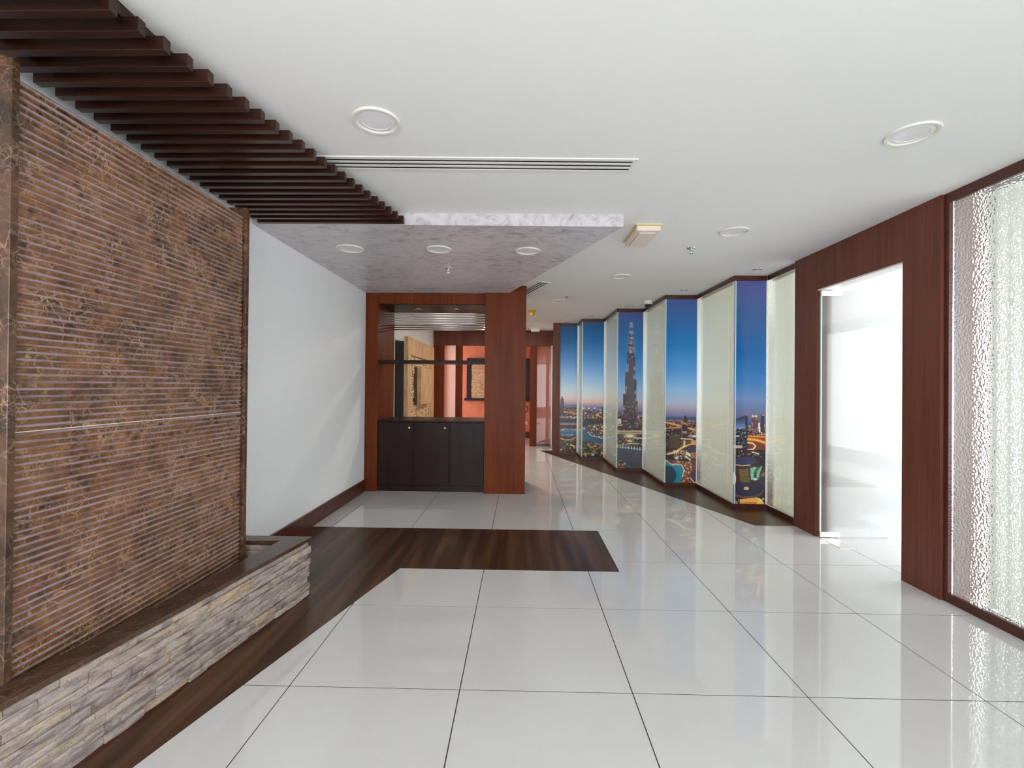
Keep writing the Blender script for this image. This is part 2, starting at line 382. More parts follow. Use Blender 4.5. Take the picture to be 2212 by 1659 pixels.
# ------------------------------------------------------------------ slatted timber screen under the ceiling
sl = thing('ceiling_slat_screen', (-1.55, 2.4, 2.632), 'staggered row of dark timber slats hung below the white ceiling', 'slats')
for k in range(-4, 23):
    yf = 1.505 + 0.0884 * k
    xe = -1.361 + (yf - 1.505) * (-0.893 + 1.361) / (3.445 - 1.505)
    box('slat', -2.0, xe, yf - 0.034, yf, 2.632, 2.684, M['slat'], sl, 0.0012)
for xr in (-1.42, -1.93):
    box('rail', xr - 0.02, xr + 0.02, 1.16, 3.44, 2.6845, ZC, M['slat'], sl)
# ------------------------------------------------------------------ marble water wall
ww = thing('marble_water_feature', (-1.8, 2.18, 0.10), 'tall ribbed brown marble water wall standing in the stone trough', 'water feature')
XW = -1.757
def ribbed(name, z0, z1, n):
    bm = bmesh.new(); y0, y1 = 1.545, 2.846; ys = [y0, y0 + 0.004, y1 - 0.006, y1]
    P = (z1 - z0) / n; zs, xs = [], []
    for i in range(n):
        for q in range(8):
            a = q / 8
            if a < 0.45: d = 0.0
            else: d = 0.006 * math.sin((a - 0.45) / 0.55 * math.pi)
            zs.append(z0 + (i + a) * P); xs.append(XW + d)
    zs.append(z1); xs.append(XW)
    grid = [[bm.verts.new((xx if 0 < c < 3 else XW - 0.003, y, z)) for c, y in enumerate(ys)] for z, xx in zip(zs, xs)]
    for r in range(len(grid) - 1):
        for c in range(3): bm.faces.new((grid[r][c], grid[r][c + 1], grid[r + 1][c + 1], grid[r + 1][c]))
    bk = [bm.verts.new((XW - 0.03, y, z)) for y, z in ((y0, z0), (y1, z0), (y1, z1), (y0, z1))]
    bm.faces.new(bk)
    bm.faces.new([bk[3], bk[2]] + [grid[-1][c] for c in (3, 2, 1, 0)]); bm.faces.new([bk[1], bk[0]] + [grid[0][c] for c in (0, 1, 2, 3)])
    bm.faces.new([bk[0], bk[3]] + [grid[r][0] for r in range(len(grid) - 1, -1, -1)])
    bm.faces.new([bk[2], bk[1]] + [grid[r][3] for r in range(len(grid))])
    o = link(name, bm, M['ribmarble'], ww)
    at = o.data.color_attributes.new('scale', 'FLOAT_COLOR', 'POINT')  # how far each point stands proud of the slab
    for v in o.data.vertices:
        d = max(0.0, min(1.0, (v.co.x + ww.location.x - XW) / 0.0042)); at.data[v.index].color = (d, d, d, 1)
    return o
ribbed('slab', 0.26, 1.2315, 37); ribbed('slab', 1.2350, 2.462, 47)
box('joint_filler', XW - 0.02, XW + 0.001, 1.5455, 2.845, 1.2317, 1.2348, M['rim'], ww)
box('backing', -1.90, -1.79, 1.56, 2.83, 0.10, 2.44, M['marble'], ww)
box('end_fin', -1.92, -1.735, 1.517, 1.544, 0.10, 2.525, M['marble'], ww, 0.002)
box('end_fin', -1.92, -1.735, 2.850, 2.882, 0.10, 2.522, M['marble'], ww, 0.002)

# ------------------------------------------------------------------ stacked-stone trough
tr = thing('stone_trough', (-1.7, 1.9, 0.0), 'low trough of stacked split stone with a brown marble rim', 'planter')
A = Vector((-1.405, 3.045)); D = Vector((-0.149, -0.989)).normalized(); N = Vector((D.y * -1, D.x))   # N points to the room
if N.x < 0: N = -N
LEN = 2.45
def P2(s, n): q = A + D * s + N * n; return (q.x, q.y)
prism('core', [[P2(0.02, -0.012), P2(LEN, -0.012), P2(LEN, -0.06), P2(0.10, -0.13)], [P2(0.02, -0.012), P2(0.10, -0.13), (-2.04, 2.945), (-2.04, 3.033)]], 0.0, 0.366, M['capmarble'], tr)
prism('basin', [[P2(0.1, -0.13), P2(LEN, -0.06), (-2.04, 0.65), (-2.04, 2.945)]], 0.0, 0.10, M['capmarble'], tr)
prism('rim_cap', [[P2(-0.012, 0.012), P2(LEN, 0.012), P2(LEN, -0.068), P2(0.098, -0.145)]], 0.366, 0.389, M['capmarble'], tr)
prism('rim_cap', [[P2(-0.012, 0.0115), P2(0.0975, -0.146), (-2.045, 2.94), (-2.045, 3.062)]], 0.366, 0.389, M['capmarble'], tr)
prism('base_strip', [[P2(-0.022, 0.006), P2(LEN, 0.006), P2(LEN, -0.01), P2(-0.01, -0.01)]], 0.0, 0.0035, M['trim'], tr)
def stone(s0, s1, z0, z1, proud, face):
    bm = bmesh.new(); nx = max(2, int((s1 - s0) / 0.06)); rows = []
    for zi, z in enumerate((z0, z0 + 0.25 * (z1 - z0), z0 + 0.75 * (z1 - z0), z1)):
        row = []
        for i in range(nx + 1):
            s = s0 + (s1 - s0) * i / nx
            n = proud + random.uniform(-0.0022, 0.0022) - (0.004 if zi in (0, 3) else 0) - (0.003 if i in (0, nx) else 0)
            x, y = face(s, n); row.append(bm.verts.new((x, y, z)))
        rows.append(row)
    for a, b in zip(rows, rows[1:]):
        for i in range(nx): bm.faces.new((a[i], a[i + 1], b[i + 1], b[i]))
    bk = [bm.verts.new((*face(s, -0.0118), z)) for s, z in ((s0, z0), (s1, z0), (s1, z1), (s0, z1))]
    bm.faces.new(bk[::-1])
    bm.faces.new([bk[3], bk[2]] + rows[-1][::-1]); bm.faces.new([bk[1], bk[0]] + rows[0])
    bm.faces.new([bk[0], bk[3]] + [r[0] for r in rows[::-1]]); bm.faces.new([bk[2], bk[1]] + [r[-1] for r in rows])
    return link('stone', bm, M['stone'], tr)
zc = 0.0045
for ci, hh in enumerate((0.036, 0.046, 0.040, 0.030, 0.046, 0.044, 0.034, 0.046, 0.036)):
    s = -0.012 if ci % 2 else 0.004
    while s < LEN:
        L = random.choice((0.10, 0.16, 0.22, 0.28, 0.34, 0.42)); e = min(s + L, LEN)
        if LEN - e < 0.06: e = LEN
        stone(s + 0.0012, e - 0.0012, zc + 0.0009, zc + hh - 0.0009, random.uniform(-0.005, 0.011), P2); s = e
    s = 0.03
    while s < 0.62:
        e = min(s + random.choice((0.14, 0.2, 0.27)), 0.62)
        stone(s + 0.0008, e - 0.0008, zc + 0.0006, zc + hh - 0.0006, random.uniform(0.0, 0.007), lambda a, n: (A.x - a, 3.036 + n)); s = e
    if zc > 0.09:
        s = 0.14
        while s < 0.60:
            e = min(s + random.choice((0.14, 0.2, 0.27)), 0.60)
            stone(s + 0.0008, e - 0.0008, zc + 0.0006, zc + hh - 0.0006, random.uniform(0.0, 0.006), lambda a, n: (A.x - a, 2.942 - n)); s = e
    zc += hh + 0.0002

# ------------------------------------------------------------------ display partition with cabinet
YC, YB = 6.07, 6.84
dp = thing('display_partition', (-1.0, 6.42, 0.0), 'tall reddish wood partition framing an open niche above a dark cabinet', 'partition')
box('post', XL + 0.001, -1.902, 6.05, YB, 0.0, 2.636, M['mahogany'], dp, 0.002)
box('pillar', -0.474, 0.065, 6.002, YB, 0.0, ZC - 0.001, M['mahogany'], dp, 0.002)
box('lintel', -1.900, -0.476, 6.055, YB, 2.495, 2.6365, M['mahogany'], dp, 0.0015)
box('niche_ceiling', -1.900, -0.476, 6.09, YB, 2.489, 2.4945, M['wenge'], dp)
for yy in (6.085, 6.80):
    for k in range(5):
        bm = bmesh.new(); z = 2.240 + 0.033 * k
        r = bmesh.ops.create_cone(bm, cap_ends=True, segments=12, radius1=0.0085, radius2=0.0085, depth=1.42)
        bmesh.ops.rotate(bm, verts=bm.verts, matrix=Matrix.Rotation(R90, 3, 'Y')); bmesh.ops.translate(bm, verts=bm.verts, vec=(-1.188, yy, z))
        link('rod', bm, M['rod'], dp, smooth=True)
box('shelf', -1.899, -0.477, 6.075, 6.40, 1.706, 1.748, M['wenge'], dp, 0.002)
cb = thing('base_cabinet', (-1.19, 6.45, 0.0), 'dark three-door cabinet built in under the open niche', 'cabinet')
box('body', -1.899, -0.477, 6.095, 6.82, 0.078, 0.918, M['wenge'], cb)
box('kick_plate', -1.899, -0.477, 6.085, 6.82, 0.0, 0.077, M['wenge'], cb)
box('worktop', -1.899, -0.477, 6.068, 6.82, 0.924, 0.942, M['wenge'], cb, 0.0015)
def knob(parent, x, z):
    bm = bmesh.new()
    lathe_bm(bm, [(0, 0), (0.007, 0), (0.006, 0.012), (0.014, 0.015), (0.016, 0.021), (0.012, 0.027), (0, 0.028)], 0, 0, 16)
    bmesh.ops.rotate(bm, verts=bm.verts, matrix=Matrix.Rotation(R90, 3, 'X')); bmesh.ops.translate(bm, verts=bm.verts, vec=(x, 6.0765, z))
    return link('knob', bm, M['steel'], parent, smooth=True)
for i, (a, b) in enumerate(((-1.890, -1.4215), (-1.4175, -0.9465), (-0.9425, -0.484))):
    d = box('door', a, b, 6.077, 6.0948, 0.084, 0.912, M['wenge'], cb, 0.0012)
    if i < 2: knob(d, b - 0.052, 0.847)
    else: lathe('screw', [(0, 0), (0.004, 0), (0.004, 0.002), (0, 0.002)], 0, 0, M['steel'], d, 10).matrix_basis = Matrix.Translation((-0.895 + 1.19, 6.0762 - 6.45, 0.846)) @ Matrix.Rotation(R90, 4, 'X') @ Matrix.Translation((1.19, 6.45, 0))

# ------------------------------------------------------------------ mural wall: prints facing the room, pebbled panes between them
ZB, ZT = 0.057, ZC - 0.057
class Panel:
    """raster of one print; shapes are given in the coordinates they were measured in"""
    def __init__(s, quad, W_=64, H_=380):
        (tlx, ty), (trx, _), (blx, by), (brx, _) = quad
        u, v = np.meshgrid((np.arange(W_) + 0.5) / W_, (np.arange(H_) + 0.5) / H_)
        s.y = by + (ty - by) * v
        s.x = (blx + (tlx - blx) * v) * (1 - u) + (brx + (trx - brx) * v) * u
        s.v = v; s.u = u; s.c = np.zeros((H_, W_, 3)); s.W, s.H = W_, H_
    def frame(s, x0, y0, k): s.X = (s.x - x0) * k; s.Y = (s.y - y0) * k; s.k = k
    def put(s, m, col, a=1.0):
        m = np.clip(m.astype(float) * a, 0, 1)[..., None]; s.c = s.c * (1 - m) + np.array(col, float) / 255 * m
    def rect(s, x0, x1, y0, y1, col, a=1.0): s.put((s.X >= x0) & (s.X <= x1) & (s.Y >= y0) & (s.Y <= y1), col, a)
    def ell(s, cx, cy, rx, ry, col, a=1.0): s.put(((s.X - cx) / rx) ** 2 + ((s.Y - cy) / ry) ** 2 <= 1, col, a)
    def poly(s, pts, col, a=1.0):
        ins = np.zeros(s.X.shape, bool); n = len(pts)
        for i in range(n):
            (x0, y0), (x1, y1) = pts[i], pts[(i + 1) % n]
            if y0 == y1: continue
            cr = ((s.Y >= min(y0, y1)) & (s.Y < max(y0, y1))); ins ^= cr & (s.X < x0 + (s.Y - y0) * (x1 - x0) / (y1 - y0))
        s.put(ins, col, a)
    def line(s, pts, w, col, a=1.0):
        d = np.full(s.X.shape, 1e9)
        for (x0, y0), (x1, y1) in zip(pts, pts[1:]):
            L2 = (x1 - x0) ** 2 + (y1 - y0) ** 2 + 1e-9; tt = np.clip(((s.X - x0) * (x1 - x0) + (s.Y - y0) * (y1 - y0)) / L2, 0, 1)
            d = np.minimum(d, np.hypot(s.X - x0 - tt * (x1 - x0), s.Y - y0 - tt * (y1 - y0)))
        s.put(np.exp(-(d / w) ** 2), col, a)
    def glow(s, cx, cy, rx, ry, col, a=1.0): s.put(np.exp(-((s.X - cx) / rx) ** 2 - ((s.Y - cy) / ry) ** 2), col, a)
    def dots(s, n, x0, x1, y0, y1, cols, r=4.0, a=(0.3, 1.0), inside=None):
        for _ in range(n):
            cx, cy = RNG.uniform(x0, x1), RNG.uniform(y0, y1)
            s.glow(cx, cy, r * RNG.uniform(0.6, 1.6), r * RNG.uniform(0.5, 1.1), cols[RNG.integers(len(cols))], min(1.0, 1.35 * RNG.uniform(*a)))
    def sky(s, stops):
        vs = [p for p, _ in stops]
        for ch in range(3): s.c[..., ch] = np.interp(s.v, vs, [c[ch] / 255 for _, c in stops])
    def build(s, name, x0, x1, y, z0, z1, parent):
        W_, H_ = s.W, s.H; xs = np.linspace(x0, x1, W_ + 1); zs = np.linspace(z0, z1, H_ + 1); off = origin(parent)
        X_, Z_ = np.meshgrid(xs, zs); co = np.stack([X_ - off.x, np.full_like(X_, y - off.y), Z_ - off.z], -1).reshape(-1, 3)
        i, j = np.meshgrid(np.arange(W_), np.arange(H_)); b = j * (W_ + 1) + i
        F = np.stack([b, b + 1, b + W_ + 2, b + W_ + 1], -1).reshape(-1, 4)
        me = bpy.data.meshes.new(name); me.from_pydata(co.tolist(), [], F.tolist())
        at = me.color_attributes.new('print', 'FLOAT_COLOR', 'CORNER')
        c = np.clip(s.c, 0, 1); lin = np.where(c <= 0.04045, c / 12.92, ((c + 0.055) / 1.055) ** 2.4) * 1.55
        f = np.concatenate([np.clip(lin, 0, 0.95), np.ones(lin.shape[:2] + (1,))], -1).reshape(-1, 4)
        at.data.foreach_set('color', np.repeat(f, 4, axis=0).astype(np.float32).ravel()); me.materials.append(M['print'])
        o = bpy.data.objects.new(name, me); COL.objects.link(o); o.parent = parent; return o
WARM = [(255, 196, 120), (255, 226, 180), (240, 150, 80), (255, 240, 220)]
GOLD = [(230, 180, 90), (255, 215, 130), (200, 130, 60)]
def ground(p, v1, base=(46, 36, 38)):
    n = RNG.normal(size=(p.H // 5, p.W // 5 + 1)); n = np.kron(n, np.ones((5, 5)))[:p.H, :p.W]
    n = np.pad(n, ((0, p.H - n.shape[0]), (0, p.W - n.shape[1])), mode='edge')
    m = p.v < v1
    for ch in range(3): p.c[..., ch] = np.where(m, np.clip((base[ch] + 9 * n) / 255, 0.05, 1), p.c[..., ch])
SKY_W = [(0.36, (92, 98, 138)), (0.385, (150, 130, 150)), (0.405, (196, 160, 154)), (0.44, (190, 188, 192)), (0.50, (164, 190, 206)), (0.60, (112, 158, 204)), (0.72, (58, 120, 184)), (0.86, (12, 94, 156)), (0.95, (22, 86, 142)), (1.0, (52, 84, 128))]
SKY_C = [(0.355, (82, 84, 120)), (0.37, (110, 108, 142)), (0.40, (142, 132, 152)), (0.43, (150, 158, 180)), (0.50, (124, 162, 200)), (0.62, (60, 126, 188)), (0.76, (14, 102, 166)), (0.88, (38, 90, 148)), (1.0, (66, 82, 134))]
SKY_E = [(0.355, (64, 72, 108)), (0.40, (92, 98, 132)), (0.47, (92, 120, 166)), (0.56, (44, 106, 166)), (0.68, (12, 86, 148)), (0.80, (44, 84, 136)), (1.0, (76, 80, 132))]
def panel1():
    p = Panel(((1213, 704), (1250, 704), (1209, 976), (1246.5, 977)), 44, 340); p.sky(SKY_W); p.frame(1190, 680, 4.879)
    p.rect(0, 400, 948, 990, (86, 92, 128)); ground(p, 0.352)
    p.dots(70, 105, 300, 975, 1060, WARM + [(190, 150, 140)], 5, (0.15, 0.7)); p.line([(130, 1020), (300, 1045)], 8, (240, 130, 80), 0.8)
    p.rect(110, 144, 885, 1040, (44, 40, 56)); p.rect(119, 136, 862, 890, (44, 40, 56)); p.dots(14, 112, 142, 900, 1030, [(120, 104, 120)], 4, (0.3, 0.6))
    p.dots(40, 100, 300, 1068, 1092, [(225, 222, 225), (190, 180, 180)], 6, (0.3, 0.9))
    p.rect(90, 300, 1092, 1135, (40, 36, 40)); p.rect(90, 300, 1135, 1152, (78, 104, 146)); p.line([(95, 1155), (280, 1155)], 5, (232, 108, 92))
    p.rect(90, 300, 1163, 1198, (44, 38, 42)); p.ell(190, 1240, 110, 42, (40, 92, 124)); p.rect(90, 130, 1215, 1260, (44, 84, 112))
    p.dots(30, 95, 285, 1196, 1222, [(255, 205, 180), (236, 150, 130), (235, 235, 240)], 5, (0.4, 1))
    p.poly([(85, 1270), (180, 1280), (290, 1310), (290, 1460), (85, 1460)], (38, 30, 28)); p.dots(60, 95, 280, 1255, 1440, GOLD, 6, (0.3, 0.95))
    p.line([(110, 1300), (150, 1320), (230, 1315), (265, 1290)], 5, (236, 196, 120), 0.9); p.line([(215, 1370), (245, 1380)], 8, (240, 200, 130))
    return p
def panel2():
    p = Panel(((1262, 694.5), (1308.5, 694.5), (1257.5, 987), (1305, 987)), 52, 350); p.sky(SKY_W); p.frame(1190, 680, 4.879)
    p.rect(300, 600, 968, 1003, (92, 96, 134)); ground(p, 0.342)
    p.dots(90, 335, 570, 1000, 1110, WARM + [(150, 120, 110)], 6, (0.15, 0.7)); p.line([(480, 1060), (520, 1035), (565, 1020)], 6, (255, 190, 140), 0.9); p.line([(480, 1050), (565, 1085)], 5, (255, 200, 150), 0.8)
    for x in (345, 400, 462):
        p.rect(x, x + 24, 985, 1108, (64, 52, 58)); p.glow(x + 12, 985, 10, 9, (255, 230, 200)); p.dots(9, x, x + 24, 1000, 1100, WARM, 4, (0.2, 0.6))
    p.rect(548, 566, 966, 1085, (44, 44, 58)); p.poly([(365, 1100), (470, 1100), (470, 1140), (365, 1140)], (36, 32, 38))
    p.rect(330, 470, 1140, 1185, (44, 38, 44)); p.poly([(330, 1185), (400, 1178), (395, 1250), (470, 1300), (575, 1320), (575, 1395), (480, 1400), (330, 1330)], (42, 78, 104))
    p.ell(500, 1220, 100, 72, (58, 48, 48)); p.dots(50, 405, 565, 1150, 1290, [(255, 235, 205), (240, 205, 160)], 6, (0.3, 0.95))
    p.line([(400, 1240), (440, 1275), (570, 1305)], 6, (150, 205, 220), 0.9); p.dots(10, 335, 375, 1185, 1205, [(250, 140, 110)], 6)
    p.poly([(330, 1335), (420, 1330), (575, 1400), (575, 1520), (330, 1520)], (42, 34, 32)); p.dots(70, 335, 570, 1350, 1495, GOLD, 7, (0.3, 0.95)); p.rect(435, 468, 1462, 1485, (110, 190, 220))
    return p
def panel3():
    p = Panel(((1336.5, 675), (1391, 675), (1332.5, 1011), (1388.5, 1011)), 72, 420); p.sky(SKY_C); p.frame(1300, 840, 7.54)
    p.rect(200, 800, 372, 428, (62, 74, 112)); ground(p, 0.338, (60, 48, 52))
    p.dots(120, 245, 690, 425, 600, WARM + [(220, 120, 90), (130, 100, 100)], 7, (0.15, 0.8)); p.line([(600, 440), (690, 448)], 9, (250, 150, 110), 0.8)
    p.dots(30, 260, 335, 500, 570, [(245, 245, 250)], 9, (0.3, 0.8))
    f2 = lambda pts: [(x, y - 1508) for x, y in pts]                      # measured in the crop above
    T = f2([(500, 380), (494, 440), (490, 500), (482, 580), (470, 680), (462, 760), (452, 850), (432, 872), (430, 990), (425, 1150), (424, 1235), (400, 1240), (395, 1480), (390, 1590), (366, 1597)])
    T += [(362, 310), (352, 390), (333, 395), (332, 590), (345, 600), (350, 690), (620, 690), (612, 590), (622, 480), (598, 470), (602, 205), (580, 200)]
    T += f2([(580, 1362), (558, 1356), (557, 1000), (540, 985), (540, 850), (530, 760), (524, 680), (516, 580), (510, 500), (504, 440)])
    p.poly(T, (54, 46, 56))
    for x, a in ((452, 0.5), (480, 0.55), (508, 0.6), (532, 0.5)): p.line([(x, -500), (x, 300)], 6, (96, 98, 128), a)
    for y in (-1060, -1010, -925, -825, -745, -655, -610): p.glow(498, y, 24 + (y + 1060) * 0.06, 26, (224, 208, 200), 0.6)
    p.dots(60, 455, 535, -960, -480, [(216, 198, 190), (30, 26, 36)], 9, (0.2, 0.7))
    for x, y in ((440, -370), (438, -300), (545, -330), (540, -190), (412, -10), (400, 60), (560, 60), (565, 180), (575, 320), (375, 330), (350, 400), (600, 475), (590, 580)): p.glow(x, y, 14, 34, (226, 198, 192), 0.6)
    for x in range(350, 620, 26): p.dots(9, x - 4, x + 4, 200, 690, [(240, 190, 120), (220, 160, 90), (70, 46, 36)], 7, (0.3, 0.9))
    for y, x0, x1 in ((598, 250, 345), (690, 270, 680), (708, 255, 680), (735, 250, 680)): p.line([(x0, y), (x1, y - 4)], 7, (250, 216, 160), 0.85)
    p.rect(200, 800, 790, 880, (52, 42, 40)); p.glow(470, 770, 90, 34, (255, 232, 180)); p.glow(465, 850, 50, 20, (250, 225, 170), 0.9)
    p.line([(540, 800), (690, 803)], 8, (255, 244, 230)); p.line([(440, 893), (610, 896)], 7, (255, 240, 214)); p.dots(70, 250, 690, 790, 930, WARM, 7, (0.3, 0.95))
    p.poly([(200, 935), (460, 962), (800, 998), (800, 1500), (200, 1500)], (70, 68, 80)); p.line([(200, 944), (460, 964), (800, 1000)], 9, (86, 170, 190), 0.9)
    for x in range(265, 690, 46): p.line([(x, 905 + 0.12 * (x - 265)), (x, 955 + 0.12 * (x - 265))], 6, (250, 228, 205), 0.85)
    p.line([(340, 1180), (480, 1290)], 30, (52, 96, 112), 0.7); p.poly([(270, 1300), (285, 1180), (325, 1150), (385, 1220), (390, 1300)], (64, 44, 42)); p.dots(26, 275, 390, 1170, 1290, WARM, 8, (0.4, 1))
    return p
def panel4():
    p = Panel(((1440.3, 646), (1509, 646), (1436.3, 1042), (1505.5, 1042)), 80, 440); p.sky(SKY_C); p.frame(1430, 840, 7.54)
    p.rect(0, 700, 455, 508, (56, 70, 108)); ground(p, 0.335, (62, 44, 44))
    p.dots(170, 50, 585, 505, 700, WARM + [(236, 120, 70), (150, 90, 70)], 7, (0.15, 0.8))
    p.line([(50, 540), (180, 565), (330, 600)], 14, (255, 160, 90), 0.9); p.line([(440, 630), (585, 668)], 14, (255, 170, 100), 0.9); p.line([(60, 640), (320, 625)], 9, (255, 170, 110), 0.7)
    p.poly([(335, 800), (335, 560), (350, 480), (392, 430), (415, 430), (432, 490), (440, 620), (440, 800)], (52, 38, 36)); p.poly([(335, 800), (335, 560), (350, 480), (380, 445), (350, 600), (345, 800)], (92, 84, 100)); p.line([(350, 545), (435, 575)], 16, (214, 130, 70), 0.85)
    p.rect(350, 430, 680, 720, (214, 160, 110), 0.6); p.rect(445, 590, 690, 790, (56, 44, 44)); p.dots(20, 450, 585, 690, 780, WARM, 8, (0.3, 0.8)); p.ell(490, 760, 26, 30, (150, 120, 116)); p.rect(515, 590, 745, 785, (232, 206, 180), 0.8)
    p.rect(60, 335, 650, 740, (48, 38, 44)); p.dots(26, 65, 330, 650, 760, WARM, 6, (0.2, 0.7))
    p.poly([(130, 780), (160, 755), (315, 735), (315, 905), (250, 950), (140, 960)], (82, 66, 50))
    for k in range(8): p.line([(140, 800 + 20 * k), (312, 770 + 20 * k)], 4, (44, 34, 30), 0.7)
    p.line([(330, 805), (520, 815)], 8, (255, 232, 205), 0.9); p.poly([(330, 830), (585, 830), (585, 930), (330, 960)], (84, 60, 44)); p.line([(385, 850), (380, 930), (250, 1020), (100, 1065)], 16, (255, 206, 140), 0.95); p.line([(370, 940), (480, 900)], 12, (250, 200, 130), 0.9); p.rect(490, 590, 830, 910, (226, 160, 100), 0.75)
    p.ell(520, 970, 112, 66, (62, 50, 70)); p.poly([(410, 1010), (480, 1050), (480, 1100), (405, 1060)], (240, 210, 160)); p.rect(482, 590, 1030, 1120, (140, 96, 78))
    p.rect(40, 400, 1070, 1160, (52, 40, 44)); p.dots(120, 200, 420, 990, 1130, WARM, 7, (0.2, 0.9)); p.glow(258, 1122, 26, 24, (190, 215, 255)); p.glow(265, 1190, 40, 24, (240, 214, 220), 0.8); p.line([(400, 1090), (480, 1150)], 14, (200, 220, 216), 0.9)
    p.poly([(40, 1130), (330, 1190), (590, 1130), (590, 1600), (40, 1600)], (96, 60, 48)); p.dots(230, 180, 500, 1180, 1540, WARM + [(214, 130, 90)], 8, (0.2, 0.85))
    p.poly([(40, 1165), (80, 1175), (165, 1240), (330, 1236), (372, 1320), (355, 1400), (300, 1530), (40, 1560)], (34, 120, 140)); p.ell(110, 1400, 140, 150, (46, 62, 72)); p.line([(60, 1150), (165, 1225), (330, 1225), (375, 1310), (350, 1430)], 9, (240, 220, 190), 0.7)
    p.ell(600, 1400, 125, 100, (70, 54, 74)); p.line([(480, 1440), (540, 1510), (590, 1525)], 8, (240, 224, 200), 0.9); p.poly([(500, 1160), (560, 1210), (570, 1260), (520, 1230)], (70, 62, 84))
    return p
def panel5():
    p = Panel(((1592.5, 606), (1660, 606), (1586.5, 1089), (1653.5, 1089)), 76, 470); p.sky(SKY_E); p.frame(1570, 860, 6.64)
    p.rect(100, 700, 372, 400, (58, 66, 100)); ground(p, 0.345, (54, 40, 42))
    p.dots(110, 320, 590, 385, 560, WARM + [(236, 120, 60)], 7, (0.2, 0.85)); p.rect(320, 600, 545, 740, (104, 50, 36)); p.line([(320, 590), (440, 600), (600, 650)], 20, (255, 170, 60), 0.95); p.line([(330, 545), (600, 560)], 14, (255, 160, 70), 0.7)
    p.line([(320, 640), (390, 650), (428, 690), (395, 735), (320, 745)], 10, (255, 226, 170), 0.95)
    p.rect(376, 465, 275, 525, (84, 58, 76)); p.glow(396, 262, 16, 16, (255, 214, 170)); p.glow(440, 262, 16, 16, (255, 214, 170)); p.dots(26, 376, 465, 285, 520, WARM, 6, (0.2, 0.8)); p.rect(418, 424, 275, 525, (50, 34, 48))
    p.rect(508, 554, 232, 480, (56, 44, 58)); p.glow(538, 244, 16, 8, (240, 190, 170)); p.rect(472, 496, 352, 490, (240, 190, 190)); p.rect(480, 489, 352, 490, (255, 245, 240))
    p.poly([(128, 312), (300, 246), (322, 262), (306, 742), (115, 742)], (42, 40, 50))
    yy = np.clip((p.Y - 300) / 150, 0, 1)
    m = (p.X > 128) & (p.X < 285) & (p.Y > 318 - (p.X - 128) * 0.34) & (p.Y < 440)
    for ch, (a, b) in enumerate(((44, 110), (62, 130), (92, 178))): p.c[..., ch] = np.where(m, (a + (b - a) * yy) / 255, p.c[..., ch])
    p.glow(306, 247, 12, 10, (255, 70, 80)); p.dots(36, 125, 290, 440, 720, [(220, 235, 245), (190, 180, 170)], 7, (0.2, 0.9)); p.rect(125, 205, 535, 560, (214, 214, 226), 0.7); p.rect(115, 235, 678, 725, (205, 176, 166), 0.8)
    p.rect(90, 620, 742, 1600, (44, 36, 42)); p.dots(22, 130, 570, 745, 850, [(250, 235, 200), (220, 150, 80), (170, 180, 230)], 8, (0.2, 0.9)); p.line([(380, 775), (470, 800)], 9, (250, 240, 200), 0.9)
    p.ell(290, 920, 180, 76, (58, 46, 56)); p.ell(285, 905, 150, 56, (52, 54, 82)); p.line([(150, 962), (240, 972), (350, 962)], 5, (250, 225, 150)); p.rect(110, 590, 990, 1240, (62, 46, 54))
    p.poly([(185, 1022), (320, 1018), (342, 1220), (212, 1222)], (112, 94, 48))
    for k in range(7): p.line([(190 + 21 * k, 1022), (212 + 20 * k, 1222)], 2.5, (60, 48, 34), 0.8)
    for k in range(10): p.line([(185, 1030 + 20 * k), (342, 1028 + 20 * k)], 2.5, (60, 48, 34), 0.8)
    p.poly([(352, 1005), (520, 975), (480, 1100), (430, 1185), (360, 1170)], (104, 168, 132)); p.line([(470, 990), (425, 1060), (420, 1150)], 20, (52, 48, 50)); p.glow(425, 1162, 30, 14, (214, 250, 220)); p.dots(14, 360, 500, 990, 1170, [(190, 236, 200), (60, 90, 70)], 9, (0.3, 0.8))
    for k in range(4): p.line([(505, 1090 + 14 * k), (570, 1050 + 18 * k)], 3, (180, 160, 130), 0.8)
    p.ell(120, 1160, 30, 90, (236, 200, 156), 0.95); p.ell(560, 1200, 60, 80, (50, 48, 66)); p.ell(300, 1325, 235, 118, (92, 66, 66)); p.ell(300, 1308, 225, 100, (42, 42, 62)); p.ell(295, 1298, 38, 22, (196, 158, 110))
    p.rect(90, 200, 1440, 1600, (44, 36, 48)); p.poly([(205, 1455), (440, 1425), (460, 1425), (540, 1500), (540, 1560), (190, 1560)], (232, 160, 84)); p.poly([(200, 1500), (440, 1490), (430, 1560), (190, 1560)], (190, 110, 50)); p.dots(12, 450, 530, 1440, 1510, [(255, 220, 150)], 10); p.dots(10, 120, 200, 1460, 1520, [(230, 220, 230)], 7)
    return p
MUR = [(0.815, 1.183, 9.545, panel1, 'dusk skyline mural panel with one slim tower over the lake, beside the brown column'),
       (1.190, 1.618, 8.900, panel2, 'dusk skyline mural panel with three short lit towers and lake, between two narrow panes'),
       (1.612, 2.060, 7.725, panel3, 'dusk skyline mural panel showing the tall tapering stepped tower'),
       (2.054, 2.518, 6.575, panel4, 'dusk skyline mural panel with turquoise lake and oval dark tower'),
       (2.500, 2.884, 5.420, panel5, 'dusk skyline mural panel with dark round roofs and orange highway')]
